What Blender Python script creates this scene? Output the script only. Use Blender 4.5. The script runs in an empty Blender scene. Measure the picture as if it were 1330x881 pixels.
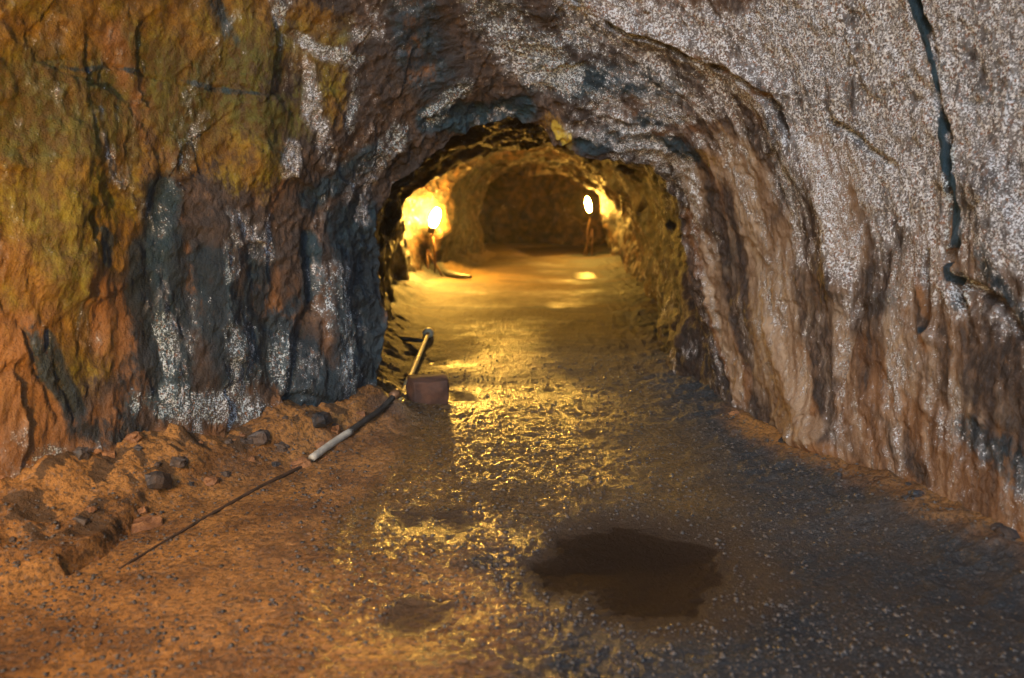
import bpy, math, random
import numpy as np
from mathutils import Vector, Matrix
from mathutils.bvhtree import BVHTree
sc = bpy.context.scene
C = sc.collection
PI = math.pi
R = math.radians

# ------------------------------------------------------------------ camera
PITCH = R(10.8)
EYE = np.array([0.0, 0.0, 1.6])
FPX = 1044.0                       # focal length in pixels of a 1330 pixel wide frame
cam = bpy.data.cameras.new("camera")
camo = bpy.data.objects.new("camera", cam)
C.objects.link(camo)
camo.location = EYE
camo.rotation_euler = (PI / 2 - PITCH, 0, 0)
cam.sensor_width = 36.0
cam.lens = 36.0 * FPX / 1330.0
cam.clip_start = 0.05
cam.clip_end = 500
cam.dof.use_dof = True
cam.dof.focus_distance = 4.7
cam.dof.aperture_fstop = 1.3
sc.camera = camo

# ------------------------------------------------------------------ daylight from the open side behind the camera
SUN_EL, SUN_AZ = R(40), R(198)      # azimuth: clockwise from +Y, where the light comes from
w = bpy.data.worlds.new("World")
sc.world = w
w.use_nodes = True
nt = w.node_tree
bg = nt.nodes["Background"]
sky = nt.nodes.new("ShaderNodeTexSky")
sky.sky_type = 'NISHITA'
sky.sun_disc = False
sky.sun_elevation = SUN_EL
sky.sun_rotation = SUN_AZ
sky.ozone_density = 4.0
sky.air_density = 1.3
nt.links.new(sky.outputs[0], bg.inputs[0])
bg.inputs[1].default_value = 0.15
sl = bpy.data.lights.new("sun", 'SUN')
sl.energy = 0.7
sl.angle = R(22)
sl.color = (0.97, 0.985, 1.0)
so = bpy.data.objects.new("sun", sl)
C.objects.link(so)
so.rotation_euler = Vector((math.sin(SUN_AZ) * math.cos(SUN_EL), math.cos(SUN_AZ) * math.cos(SUN_EL), math.sin(SUN_EL))).to_track_quat('Z', 'Y').to_euler()
sc.view_settings.view_transform = 'Standard'
sc.view_settings.look = 'None'
sc.view_settings.exposure = 0.9
sc.view_settings.gamma = 1.0
sc.cycles.sample_clamp_indirect = 6
sc.cycles.sample_clamp_direct = 0
sc.cycles.max_bounces = 6
sc.cycles.diffuse_bounces = 4
sc.cycles.glossy_bounces = 3
sc.cycles.caustics_reflective = False
sc.cycles.caustics_refractive = False
LAMP = 1350.0                      # radiance of the lamp glass
LAMP_COL = (1.0, 0.52, 0.075)

# ------------------------------------------------------------------ helpers
def ray(px, py):
    a, b = (px - 665) / FPX, (440.5 - py) / FPX
    return np.array([a, math.cos(PITCH) + b * math.sin(PITCH), -math.sin(PITCH) + b * math.cos(PITCH)])

def at(px, py, Y):
    d = ray(px, py)
    return EYE + d * (Y / d[1])

def onfloor(px, py, z=0.0):
    d = ray(px, py)
    return EYE + d * ((z - 1.6) / d[2])

def h3(ix, iy, iz, seed):
    h = (ix.astype(np.uint32) * np.uint32(374761393)) ^ (iy.astype(np.uint32) * np.uint32(668265263)) ^ (iz.astype(np.uint32) * np.uint32(2147483647)) ^ np.uint32((seed * 2654435761) & 0xffffffff)
    h = (h ^ (h >> np.uint32(13))) * np.uint32(1274126177)
    h = (h ^ (h >> np.uint32(15))) * np.uint32(2246822519)
    h ^= h >> np.uint32(16)
    return h.astype(np.float32) * np.float32(1 / 4294967295.0)

def vnoise(x, y, z, seed=0):       # value noise 0..1
    fx, fy, fz = np.floor(x), np.floor(y), np.floor(z)
    ix, iy, iz = fx.astype(np.int64), fy.astype(np.int64), fz.astype(np.int64)
    u, v, t = x - fx, y - fy, z - fz
    u = u * u * (3 - 2 * u); v = v * v * (3 - 2 * v); t = t * t * (3 - 2 * t)
    r = 0
    for a in (0, 1):
        for b in (0, 1):
            for c in (0, 1):
                r = r + h3(ix + a, iy + b, iz + c, seed) * (u if a else 1 - u) * (v if b else 1 - v) * (t if c else 1 - t)
    return r

def fbm(P, s, octs=4, seed=0, ridged=False, gain=0.5):
    x, y, z = P[..., 0] * s, P[..., 1] * s, P[..., 2] * s
    r, a, n = 0, 1.0, 0.0
    for k in range(octs):
        q = vnoise(x + 17.3 * k, y - 9.1 * k, z + 5.7 * k, seed + k * 7)
        if ridged:
            q = 1 - abs(2 * q - 1)
        r = r + a * q
        n += a
        a *= gain
        x, y, z = x * 2.03, y * 2.03, z * 2.03
    return r / n

def facets(P, s, seed):            # broken rock: each cell of a cracked pattern is a tilted plane of its own
    Q = P * s + 0.35 * np.stack([fbm(P, s * 1.2, 2, seed), fbm(P, s * 1.2, 2, seed + 1), fbm(P, s * 1.2, 2, seed + 2)], -1)
    I = np.floor(Q).astype(np.int64)
    best = np.full(P.shape[:-1], 1e9, np.float32); val = np.zeros(P.shape[:-1], np.float32)
    for a in (-1, 0, 1):
        for b in (-1, 0, 1):
            for c in (-1, 0, 1):
                jx, jy, jz = I[..., 0] + a, I[..., 1] + b, I[..., 2] + c
                dx = Q[..., 0] - jx - h3(jx, jy, jz, seed + 11)
                dy = Q[..., 1] - jy - h3(jx, jy, jz, seed + 12)
                dz = Q[..., 2] - jz - h3(jx, jy, jz, seed + 13)
                q = dx * dx + dy * dy + dz * dz
                v = dx * (h3(jx, jy, jz, seed + 14) - .5) + dy * (h3(jx, jy, jz, seed + 15) - .5) + dz * (h3(jx, jy, jz, seed + 16) - .5) + 0.5 * (h3(jx, jy, jz, seed + 17) - .5)
                m = q < best
                best = np.where(m, q, best); val = np.where(m, v, val)
    return val / s

def sstep(a, b, x):
    t = np.clip((x - a) / (b - a), 0, 1)
    return t * t * (3 - 2 * t)

def seg_dist(P, poly):             # distance of points P to a 3D polyline
    best = np.full(P.shape[:-1], 1e9)
    if len(poly) == 1:
        return np.linalg.norm(P - poly[0], axis=-1)
    for a, b in zip(poly[:-1], poly[1:]):
        ab = b - a
        t = np.clip(((P - a) @ ab) / max(ab @ ab, 1e-9), 0, 1)
        best = np.minimum(best, np.linalg.norm(P - a - t[..., None] * ab, axis=-1))
    return best

def catmull(K, n_per):             # K: (k, ...) controls, n_per: samples for each interval -> dense curve along axis 0
    out = []
    k = len(K)
    for i in range(k - 1):
        p0, p1, p2, p3 = K[max(i - 1, 0)], K[i], K[i + 1], K[min(i + 2, k - 1)]
        n = n_per[i]
        for j in range(n):
            t = j / n
            out.append(0.5 * ((2 * p1) + (p2 - p0) * t + (2 * p0 - 5 * p1 + 4 * p2 - p3) * t * t + (3 * p1 - p0 - 3 * p2 + p3) * t ** 3))
    out.append(K[-1])
    return np.array(out)

def grid_normals(G):
    du = np.gradient(G, axis=0)
    dv = np.gradient(G, axis=1)
    n = np.cross(du, dv)
    return n / np.maximum(np.linalg.norm(n, axis=-1, keepdims=True), 1e-9)

def grid_object(name, G, mat, attrs=None, flip=False, parent=None):
    n, m = G.shape[:2]
    me = bpy.data.meshes.new(name)
    idx = np.arange(n * m).reshape(n, m)
    q = np.stack([idx[:-1, :-1], idx[:-1, 1:], idx[1:, 1:], idx[1:, :-1]], -1).reshape(-1, 4)
    if flip:
        q = q[:, ::-1]
    nf = len(q)
    me.vertices.add(n * m)
    me.vertices.foreach_set("co", G.reshape(-1).astype(np.float32))
    me.loops.add(nf * 4)
    me.loops.foreach_set("vertex_index", np.ascontiguousarray(q).reshape(-1).astype(np.int32))
    me.polygons.add(nf)
    me.polygons.foreach_set("loop_start", np.arange(0, nf * 4, 4, dtype=np.int32))
    me.polygons.foreach_set("use_smooth", np.ones(nf, dtype=bool))
    me.update(calc_edges=True)
    for k, v in (attrs or {}).items():
        a = me.attributes.new(k, 'FLOAT', 'POINT')
        a.data.foreach_set("value", np.ascontiguousarray(v).reshape(-1).astype(np.float32))
    me.materials.append(mat)
    o = bpy.data.objects.new(name, me)
    C.objects.link(o)
    o.parent = parent
    return o

def mesh_object(name, V, F, mat, parent=None, smooth=True):
    me = bpy.data.meshes.new(name)
    me.from_pydata([tuple(v) for v in V], [], F)
    me.update()
    if smooth:
        me.polygons.foreach_set("use_smooth", [True] * len(F))
    me.materials.append(mat)
    o = bpy.data.objects.new(name, me)
    C.objects.link(o)
    o.parent = parent
    return o

def tube(pts, rad, n=10, cap=True):
    pts = [np.array(p, float) for p in pts]
    if not hasattr(rad, '__len__'):
        rad = [rad] * len(pts)
    V, F = [], []
    for i, p in enumerate(pts):
        d = pts[min(i + 1, len(pts) - 1)] - pts[max(i - 1, 0)]
        d = d / np.linalg.norm(d)
        ref = np.array([0, 0, 1.0]) if abs(d[2]) < 0.9 else np.array([1.0, 0, 0])
        a = np.cross(d, ref); a /= np.linalg.norm(a)
        b = np.cross(a, d)
        for k in range(n):
            t = 2 * PI * k / n
            V.append(p + rad[i] * (math.cos(t) * a + math.sin(t) * b))
    for i in range(len(pts) - 1):
        for k in range(n):
            F.append((i * n + k, i * n + (k + 1) % n, (i + 1) * n + (k + 1) % n, (i + 1) * n + k))
    if cap:
        F.append(tuple(range(n))[::-1])
        F.append(tuple((len(pts) - 1) * n + k for k in range(n)))
    return V, F

def lathe(axis_pt, axis_dir, prof, n=20):
    ps = [np.array(axis_pt, float) + np.array(axis_dir, float) * h for r, h in prof]
    return tube(ps, [max(r, 1e-4) for r, h in prof], n)

def empty(name, loc, label, cat, group=None):
    o = bpy.data.objects.new(name, None)
    C.objects.link(o)
    o.location = Vector(loc)
    o.empty_display_size = 0.1
    o['label'] = label; o['category'] = cat
    if group:
        o['group'] = group
    return o

# ------------------------------------------------------------------ materials
class NB:
    def __init__(self, name):
        self.m = bpy.data.materials.new(name)
        self.m.use_nodes = True
        self.t = self.m.node_tree
        self.b = self.t.nodes["Principled BSDF"]
        self.geo = self.t.nodes.new("ShaderNodeNewGeometry")
        self.pos = self.geo.outputs['Position']
    def link(self, a, b): self.t.links.new(a, b)
    def setin(self, s, v):
        if isinstance(v, bpy.types.NodeSocket): self.link(v, s)
        else: s.default_value = v
    def noise(self, scale, detail=4, rough=0.55, vec=None, dist=0.0):
        n = self.t.nodes.new("ShaderNodeTexNoise")
        n.inputs['Scale'].default_value = scale; n.inputs['Detail'].default_value = detail
        n.inputs['Roughness'].default_value = rough; n.inputs['Distortion'].default_value = dist
        self.link(vec or self.pos, n.inputs['Vector'])
        return n.outputs[0]
    def voro(self, scale, vec=None, feature='F1', out=0):
        n = self.t.nodes.new("ShaderNodeTexVoronoi")
        n.feature = feature
        n.inputs['Scale'].default_value = scale
        self.link(vec or self.pos, n.inputs['Vector'])
        return n.outputs[out]
    def attr(self, name):
        n = self.t.nodes.new("ShaderNodeAttribute"); n.attribute_name = name
        return n.outputs['Fac']
    def math(self, op, a, b=0.0, c=0.0, clamp=False):
        n = self.t.nodes.new("ShaderNodeMath"); n.operation = op; n.use_clamp = clamp
        self.setin(n.inputs[0], a); self.setin(n.inputs[1], b)
        if len(n.inputs) > 2: self.setin(n.inputs[2], c)
        return n.outputs[0]
    def step(self, v, a, b, lo=0.0, hi=1.0):
        n = self.t.nodes.new("ShaderNodeMapRange"); n.interpolation_type = 'SMOOTHSTEP'
        self.setin(n.inputs[0], v)
        for i, x in enumerate((a, b, lo, hi)): self.setin(n.inputs[1 + i], x)
        return n.outputs[0]
    def mix(self, f, a, b):
        n = self.t.nodes.new("ShaderNodeMix"); n.data_type = 'RGBA'
        self.setin(n.inputs[0], f)
        for s, v in ((n.inputs[6], a), (n.inputs[7], b)):
            if isinstance(v, tuple): v = (*v, 1.0)
            self.setin(s, v)
        return n.outputs[2]
    def scalevec(self, sx, sy, sz, rot=(0, 0, 0)):
        n = self.t.nodes.new("ShaderNodeMapping")
        n.inputs['Scale'].default_value = (sx, sy, sz)
        n.inputs['Rotation'].default_value = rot
        self.link(self.pos, n.inputs[0])
        return n.outputs[0]
    def bump(self, h, dist, strength=1.0, prev=None):
        n = self.t.nodes.new("ShaderNodeBump")
        n.inputs['Strength'].default_value = strength; n.inputs['Distance'].default_value = dist
        self.link(h, n.inputs['Height'])
        if prev: self.link(prev, n.inputs['Normal'])
        return n.outputs[0]

def rock_material():
    k = NB("cave_rock")
    big = k.noise(1.3, 5, 0.6)
    mid = k.noise(5.5, 6, 0.62)
    streak = k.attr('flow')
    fine = k.noise(38, 5, 0.7)
    grain = k.mix(k.step(k.noise(2.6, 4, 0.6), 0.44, 0.58), k.noise(120, 3, 0.65), k.noise(80, 4, 0.65))
    gs = k.t.nodes.new('ShaderNodeSeparateColor'); k.link(grain, gs.inputs[0]); grain = gs.outputs[0]
    col = k.mix(k.step(big, 0.35, 0.68), (0.070, 0.046, 0.036), (0.14, 0.085, 0.052))
    col = k.mix(k.step(streak, 0.52, 0.72), col, (0.18, 0.10, 0.055))
    col = k.mix(k.step(mid, 0.54, 0.38, 0, 0.7), col, (0.026, 0.026, 0.028))
    frag = k.noise(1.0, 7, 0.68, k.scalevec(24, 24, 12, (0.3, 0.5, 0.2)), 0.3)
    frag0 = k.math('SUBTRACT', frag, 0.5)
    col = k.mix(k.step(frag, 0.56, 0.42, 0, 0.75), col, (0.030, 0.022, 0.020))
    col = k.mix(k.step(frag, 0.57, 0.68, 0, 0.6), col, (0.22, 0.12, 0.06))
    # ochre and olive staining
    oc = k.math('ADD', k.attr('ochre'), k.math('ADD', k.math('MULTIPLY', k.math('SUBTRACT', mid, 0.5), 0.9), k.math('MULTIPLY', frag0, 1.7)))
    ocf = k.step(oc, 0.22, 0.9)
    oc_col = k.mix(k.step(k.noise(3.0, 4, 0.6), 0.42, 0.62), (0.26, 0.135, 0.012), (0.24, 0.185, 0.012))
    oc_col = k.mix(k.step(k.math('ADD', k.attr('olive'), k.math('SUBTRACT', streak, 0.5)), 0.3, 0.8), oc_col, (0.10, 0.095, 0.014))
    oc_col = k.mix(k.step(frag, 0.60, 0.40, 0, 0.7), oc_col, (0.10, 0.045, 0.010))
    col = k.mix(ocf, col, oc_col)
    # orange rusty staining
    ru = k.math('ADD', k.attr('rust'), k.math('MULTIPLY', k.math('SUBTRACT', streak, 0.5), 1.2))
    col = k.mix(k.step(ru, 0.35, 0.85, 0, 0.85), col, (0.30, 0.135, 0.045))
    tn = k.math('ADD', k.attr('tan'), k.math('MULTIPLY', k.math('SUBTRACT', streak, 0.5), 1.0))
    col = k.mix(k.step(tn, 0.3, 0.85, 0, 0.85), col, k.mix(k.step(streak, .4, .6), (0.30, 0.19, 0.11), (0.50, 0.37, 0.25)))
    # dark teal shade painted into the rock colour
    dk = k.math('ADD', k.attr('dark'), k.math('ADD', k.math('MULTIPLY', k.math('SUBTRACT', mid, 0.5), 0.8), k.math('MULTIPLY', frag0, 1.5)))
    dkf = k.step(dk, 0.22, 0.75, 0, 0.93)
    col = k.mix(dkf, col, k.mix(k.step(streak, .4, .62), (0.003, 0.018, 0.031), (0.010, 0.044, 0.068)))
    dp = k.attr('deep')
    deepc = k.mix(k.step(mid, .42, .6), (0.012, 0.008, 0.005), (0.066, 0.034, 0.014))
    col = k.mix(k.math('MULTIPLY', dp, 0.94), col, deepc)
    col = k.mix(k.step(k.math('ADD', k.attr('yellow_patch'), frag0), 0.3, 0.7), col, (0.62, 0.44, 0.05))
    # pale speckled mineral crust
    cr = k.math('ADD', k.math('MULTIPLY', k.attr('crust'), 1.05), k.math('ADD', k.math('MULTIPLY', frag0, 2.0), k.math('ADD', k.math('MULTIPLY', k.math('SUBTRACT', mid, 0.5), 1.0), k.math('MULTIPLY', k.math('SUBTRACT', streak, 0.515), 1.6))))
    body = k.step(cr, 0.3, 1.0)
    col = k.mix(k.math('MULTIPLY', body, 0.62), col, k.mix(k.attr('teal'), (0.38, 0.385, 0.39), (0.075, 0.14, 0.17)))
    sp = k.math('ADD', grain, k.math('MULTIPLY', k.math('SUBTRACT', fine, 0.5), 0.55))
    thr = k.step(cr, 0.1, 1.05, 0.70, 0.50)
    spf = k.step(k.math('SUBTRACT', sp, thr), 0.0, 0.055)
    spf = k.math('MULTIPLY', spf, k.step(cr, 0.12, 0.5))
    spc = k.mix(k.noise(20, 2), k.mix(k.attr('teal'), (0.66, 0.72, 0.80), (0.34, 0.56, 0.68)), (0.88, 0.87, 0.88))
    # darker pits between the specks
    col = k.mix(k.math('MULTIPLY', body, k.step(grain, 0.49, 0.38, 0, 0.8)), col, (0.06, 0.05, 0.05))
    col = k.mix(k.math('MULTIPLY', body, k.step(k.noise(50, 3, 0.6), 0.55, 0.64, 0, 0.75)), col, (0.30, 0.125, 0.045))
    col = k.mix(spf, col, spc)
    k.link(col, k.b.inputs['Base Color'])
    k.link(k.math('SUBTRACT', k.step(fine, 0.3, 0.7, 0.55, 0.82), k.math('MULTIPLY', dkf, 0.12)), k.b.inputs['Roughness'])
    k.link(k.math('MULTIPLY_ADD', dp, -0.33, 0.45), k.b.inputs['Specular IOR Level'])
    b = k.bump(streak, 0.035, 0.5)
    b = k.bump(mid, 0.03, 0.7, b)
    b = k.bump(frag, 0.03, 0.9, b)
    b = k.bump(fine, 0.022, 1.0, b)
    b = k.bump(grain, 0.010, 1.0, b)
    k.link(b, k.b.inputs['Normal'])
    return k.m

def floor_material():
    k = NB("cave_floor_gravel")
    big = k.noise(0.9, 5, 0.6)
    mid = k.noise(6, 5, 0.6)
    fine = k.noise(45, 5, 0.7)
    peb = k.voro(70)
    peb2 = k.voro(28)
    orange = k.math('ADD', k.attr('orange'), k.math('MULTIPLY', k.math('SUBTRACT', mid, 0.5), 0.7))
    col = k.mix(k.step(big, 0.35, 0.65), (0.012, 0.022, 0.032), (0.040, 0.043, 0.046))
    col = k.mix(k.step(orange, 0.25, 0.8), col, k.mix(k.step(k.noise(2.2, 5, 0.65), .4, .6), (0.21, 0.095, 0.028), (0.42, 0.20, 0.055)))
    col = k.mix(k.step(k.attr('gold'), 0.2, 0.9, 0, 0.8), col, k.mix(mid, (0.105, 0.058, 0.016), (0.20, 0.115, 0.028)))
    col = k.mix(k.step(fine, 0.54, 0.40, 0, 0.65), col, (0.02, 0.017, 0.015))
    col = k.mix(k.step(k.noise(75, 3, 0.7), 0.58, 0.68, 0, 0.6), col, (0.26, 0.17, 0.10))
    cid = k.voro(70, out=1)
    sp = k.t.nodes.new("ShaderNodeSeparateColor")
    k.link(cid, sp.inputs[0])
    col = k.mix(k.step(sp.outputs[0], 0.90, 0.97, 0, 0.3), col, (0.15, 0.15, 0.15))
    dk = k.math('ADD', k.attr('dark'), k.math('MULTIPLY', k.math('SUBTRACT', mid, 0.5), 0.8))
    col = k.mix(k.step(dk, 0.35, 0.8, 0, 0.85), col, (0.060, 0.038, 0.022))
    k.link(col, k.b.inputs['Base Color'])
    col = k.mix(k.attr('mud'), col, (0.030, 0.017, 0.009))
    k.link(col, k.b.inputs['Base Color'])
    wet = k.math('ADD', k.attr('wet'), k.math('MULTIPLY', k.math('SUBTRACT', mid, 0.5), 0.6))
    k.link(k.step(wet, 0.1, 0.9, 0.75, 0.26), k.b.inputs['Roughness'])
    k.link(k.step(wet, 0.0, 0.8, 0.25, 0.75), k.b.inputs['Specular IOR Level'])
    b = k.bump(mid, 0.02, 0.5)
    b = k.bump(k.noise(20, 6, 0.7), 0.02, 0.7, b)
    b = k.bump(fine, 0.020, 1.0, b)
    b = k.bump(k.noise(110, 3, 0.7), 0.006, 0.9, b)
    k.link(b, k.b.inputs['Normal'])
    return k.m

def simple_material(name, c1, c2, scale=12, rough=0.6, bump=0.004, metal=0.0):
    k = NB(name)
    n = k.noise(scale, 5, 0.65)
    k.link(k.mix(k.step(n, 0.35, 0.65), c1, c2), k.b.inputs['Base Color'])
    k.link(k.step(n, 0.3, 0.7, rough - 0.1, rough + 0.12), k.b.inputs['Roughness'])
    k.b.inputs['Metallic'].default_value = metal
    k.link(k.bump(k.noise(scale * 5, 4, 0.6), bump), k.b.inputs['Normal'])
    return k.m

def water_material(name, rough):
    k = NB(name)
    n = k.t.nodes
    k.link(k.bump(k.noise(14.0, 3), 0.004, 0.25 if rough < 0.1 else 0.8), k.b.inputs['Normal'])
    k.b.inputs['Roughness'].default_value = rough
    k.b.inputs['Base Color'].default_value = (0.02, 0.012, 0.007, 1)
    tr = n.new("ShaderNodeBsdfTransparent"); tr.inputs[0].default_value = (0.96, 0.92, 0.86, 1)
    lw = n.new("ShaderNodeFresnel"); lw.inputs[0].default_value = 1.33
    mx = n.new("ShaderNodeMixShader")
    k.link(k.math('MULTIPLY_ADD', lw.outputs[0], 0.40, 0.01, clamp=True), mx.inputs[0]); k.link(tr.outputs[0], mx.inputs[1]); k.link(k.b.outputs[0], mx.inputs[2])
    k.link(mx.outputs[0], n["Material Output"].inputs[0])
    return k.m

ROCK = rock_material()
GRAVEL = floor_material()
WATER = water_material('puddle_water', 0.07)
RIPPLED = water_material('rippled_puddle_water', 0.28)
BLOCK = simple_material("brown_block", (0.040, 0.018, 0.012), (0.10, 0.046, 0.028), 7, 0.85, 0.006)
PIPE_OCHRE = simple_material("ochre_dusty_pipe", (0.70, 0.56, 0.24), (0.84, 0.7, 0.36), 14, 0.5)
PIPE_CAP = simple_material('pale_cap', (0.75, 0.66, 0.42), (0.85, 0.78, 0.55), 14, 0.4)
PIPE_GREY = simple_material("grey_pipe", (0.30, 0.29, 0.25), (0.45, 0.43, 0.36), 18, 0.5)
PIPE_DARK = simple_material("crevice_shade_dark", (0.016, 0.018, 0.02), (0.035, 0.033, 0.03), 14, 0.5)
DIRTY_PIPE = simple_material("dirt_covered_pipe", (0.03, 0.018, 0.01), (0.07, 0.035, 0.018), 14, 0.75)
METAL = simple_material("rusty_metal", (0.10, 0.055, 0.03), (0.22, 0.12, 0.06), 20, 0.45, 0.002, 0.4)
STONE = simple_material("dark_stone", (0.014, 0.020, 0.026), (0.07, 0.045, 0.03), 9, 0.6, 0.008)
RUST_STONE = simple_material("rusty_stone", (0.12, 0.05, 0.02), (0.26, 0.12, 0.045), 16, 0.7, 0.008)

def glass(name, power):
    m = bpy.data.materials.new(name)
    m.use_nodes = True
    b = m.node_tree.nodes["Principled BSDF"]
    b.inputs['Base Color'].default_value = (0.8, 0.7, 0.5, 1)
    b.inputs['Emission Color'].default_value = (*LAMP_COL, 1)
    b.inputs['Emission Strength'].default_value = power
    return m
GLASS = glass("bright_lamp_glass", LAMP)
GLASS_DIM = glass("lamp_glass", LAMP * 0.5)
GLASS_LOW = glass("weak_lamp_glass", LAMP * 0.28)

# ------------------------------------------------------------------ the rock: control rings from the mouth of the cave to its far end
LIP = [(492, 590, 5.30), (488, 500, 5.40), (497, 415, 5.5), (494, 345, 5.6), (482, 290, 5.65), (503, 250, 5.7), (550, 212, 5.75),
       (600, 178, 5.8), (650, 155, 5.85), (695, 162, 5.85), (735, 193, 5.8), (790, 208, 5.8), (850, 216, 5.85), (880, 262, 6.0),
       (895, 330, 6.1), (906, 400, 6.0), (928, 470, 5.8), (940, 535, 5.55), (946, 600, 5.3)]
lip = np.array([at(*p) for p in LIP])
CX, CZ = 0.15, 0.75
theta = np.arctan2(lip[:, 2] - CZ, lip[:, 0] - CX)
theta = np.where(theta < -PI / 2, theta + 2 * PI, theta)   # left foot > pi, right foot < 0

def arch_ring(xl, xr, h, Y, p=2.6, pitch=0.0, foot=-0.35):
    out = []
    for i, th in enumerate(theta):
        c, s = math.cos(th), math.sin(th)
        a = (xr - CX) if c > 0 else (CX - xl)
        b = (h - CZ) if s > 0 else 99.0
        r = (abs(c / a) ** p + abs(s / b) ** p) ** (-1 / p)
        z = CZ + r * s
        x = CX + r * c
        if i in (0, len(theta) - 1):
            z = foot
        out.append((x, Y + pitch * (z - 1.0), z))
    return np.array(out)

RINGS = [arch_ring(-6.2, 5.8, 12.0, -1.6, 3.0), arch_ring(-4.6, 4.1, 9.0, 0.6, 3.0, 0.05), arch_ring(-3.3, 2.85, 6.6, 2.2, 2.8, 0.15),
         arch_ring(-2.52, 2.22, 4.7, 3.3, 2.4, 0.22), arch_ring(-2.02, 1.92, 3.7, 4.15, 2.3, 0.25),
         arch_ring(-1.46, 1.66, 2.75, 4.92, 2.2, 0.24), lip]
TUN = [lip + np.array([0.0, 0.02, 0.0]) * 0]
for (xl, xr, h, Y, p) in ((-1.30, 1.50, 2.30, 6.5, 2.4), (-1.38, 1.66, 2.42, 8.0, 2.3), (-1.58, 1.84, 2.30, 10.0, 2.2), (-1.62, 1.98, 2.10, 11.8, 2.2),
                          (-1.78, 2.12, 2.45, 13.7, 2.1), (-1.22, 2.2, 2.45, 14.9, 2.1), (-0.92, 2.22, 2.12, 17.0, 2.2), (-0.78, 2.25, 2.00, 19.0, 2.4),
                          (-1.6, 2.9, 2.5, 20.5, 2.6), (-2.2, 3.2, 2.7, 22.6, 2.6)):
    TUN.append(arch_ring(xl, xr, h, Y, p))

def noise_all(G, U, V, front):
    """relief in metres along the inward normal; U runs in and out of the tunnel, V round the arch"""
    S = np.stack([U, V, np.zeros_like(U)], -1)
    left = sstep(0.6, -0.4, G[..., 0])
    right = sstep(0.5, 1.4, G[..., 0])
    inside = sstep(5.9, 6.6, G[..., 1])
    d = (0.13 + 0.30 * inside) * (fbm(G, 0.8, 3, 3) - 0.5)
    d += (0.06 + 0.13 * inside) * (fbm(G, 2.4, 4, 11) - 0.5)
    W = S + 0.25 * np.stack([fbm(G, 1.6, 2, 21), fbm(G, 1.6, 2, 22), 0 * U], -1)
    A = np.stack([W[..., 0] * 3.6, W[..., 1] * 1.1, 0 * U + 3.3], -1)       # ridges that follow the arch
    fa = (0.36 - 0.14 * right) * (1 - 0.7 * inside)
    d += fa * (0.42 * facets(G * np.array([1, 1, 0.75]), 3.2, 200) + 0.36 * facets(G, 9.0, 230))
    d += (0.034 + 0.03 * inside) * (fbm(A, 1.0, 4, 31, ridged=True) - 0.6)
    B = np.stack([W[..., 0] * 12, W[..., 1] * 4.0, 0 * U + 1.3], -1)
    d += (0.022 + 0.02 * inside) * (fbm(B, 1.0, 3, 37) - 0.5)
    d += (0.034 - 0.012 * right - 0.008 * inside) * (fbm(G, 9.0, 4, 41, ridged=True) - 0.6)
    d += 0.026 * (fbm(G, 32.0, 3, 51) - 0.5)
    return d

def dense(rings, around, along):
    K = np.array(rings)
    G = catmull(np.transpose(K, (1, 0, 2)), around)      # along the arch
    G = catmull(np.transpose(G, (1, 0, 2)), along)       # in depth
    return G

around = [14, 34, 34, 34, 34, 36, 36, 36, 36, 36, 36, 36, 36, 38, 38, 38, 38, 38]
cave = dense(RINGS, around, [16, 34, 90, 130, 130, 150])
tun = dense(TUN, [8] + [20] * 16 + [10], [44, 34, 34, 30, 30, 24, 24, 24, 22, 18])
tun[0] = catmull(lip, [8] + [20] * 16 + [10])

def uv_len(G, u0=0.0):
    du = np.linalg.norm(np.diff(G, axis=0), axis=-1).mean(1)
    dv = np.linalg.norm(np.diff(G, axis=1), axis=-1)[-1]
    U = u0 + np.concatenate([[0], np.cumsum(du)])
    V = np.concatenate([[0], np.cumsum(dv)])
    return np.meshgrid(U, V, indexing='ij')
Uc, Vc = uv_len(cave)
Ut, Vt = uv_len(tun, Uc[-1, 0])

def inward(G):
    n = grid_normals(G)
    mid = np.array([0.15, 0, 1.0])
    s = ((mid - G)[..., [0, 2]] * n[..., [0, 2]]).sum(-1).mean()
    return n if s > 0 else -n
Nc, Nt = inward(cave), inward(tun)

# a coarse copy of the bare surface: finds where on the rock a feature of the photograph lies
def bvh_of(G, s):
    g = G[::s, ::s]
    n, m = g.shape[:2]
    idx = np.arange(n * m).reshape(n, m)
    q = np.stack([idx[:-1, :-1], idx[:-1, 1:], idx[1:, 1:], idx[1:, :-1]], -1).reshape(-1, 4)
    return BVHTree.FromPolygons([tuple(v) for v in g.reshape(-1, 3)], [tuple(int(i) for i in f) for f in q])
BV = [bvh_of(cave, 4), bvh_of(tun, 4)]
def onrock(px, py):
    d = Vector(ray(px, py)).normalized()
    best = None
    for b in BV:
        h = b.ray_cast(Vector(EYE), d)
        if h[0] is not None and (best is None or h[3] < best[1]):
            best = (np.array(h[0]), h[3])
    return best[0] if best else at(px, py, 5.0)

def trace(poly, step=45):          # a line that hugs the rock between the given points
    out = []
    for a, b in zip(poly[:-1], poly[1:]):
        n = max(1, int(math.hypot(b[0] - a[0], b[1] - a[1]) / step))
        out += [(a[0] + (b[0] - a[0]) * i / n, a[1] + (b[1] - a[1]) * i / n) for i in range(n)]
    return [onrock(*p) for p in out + [poly[-1]]]

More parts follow.
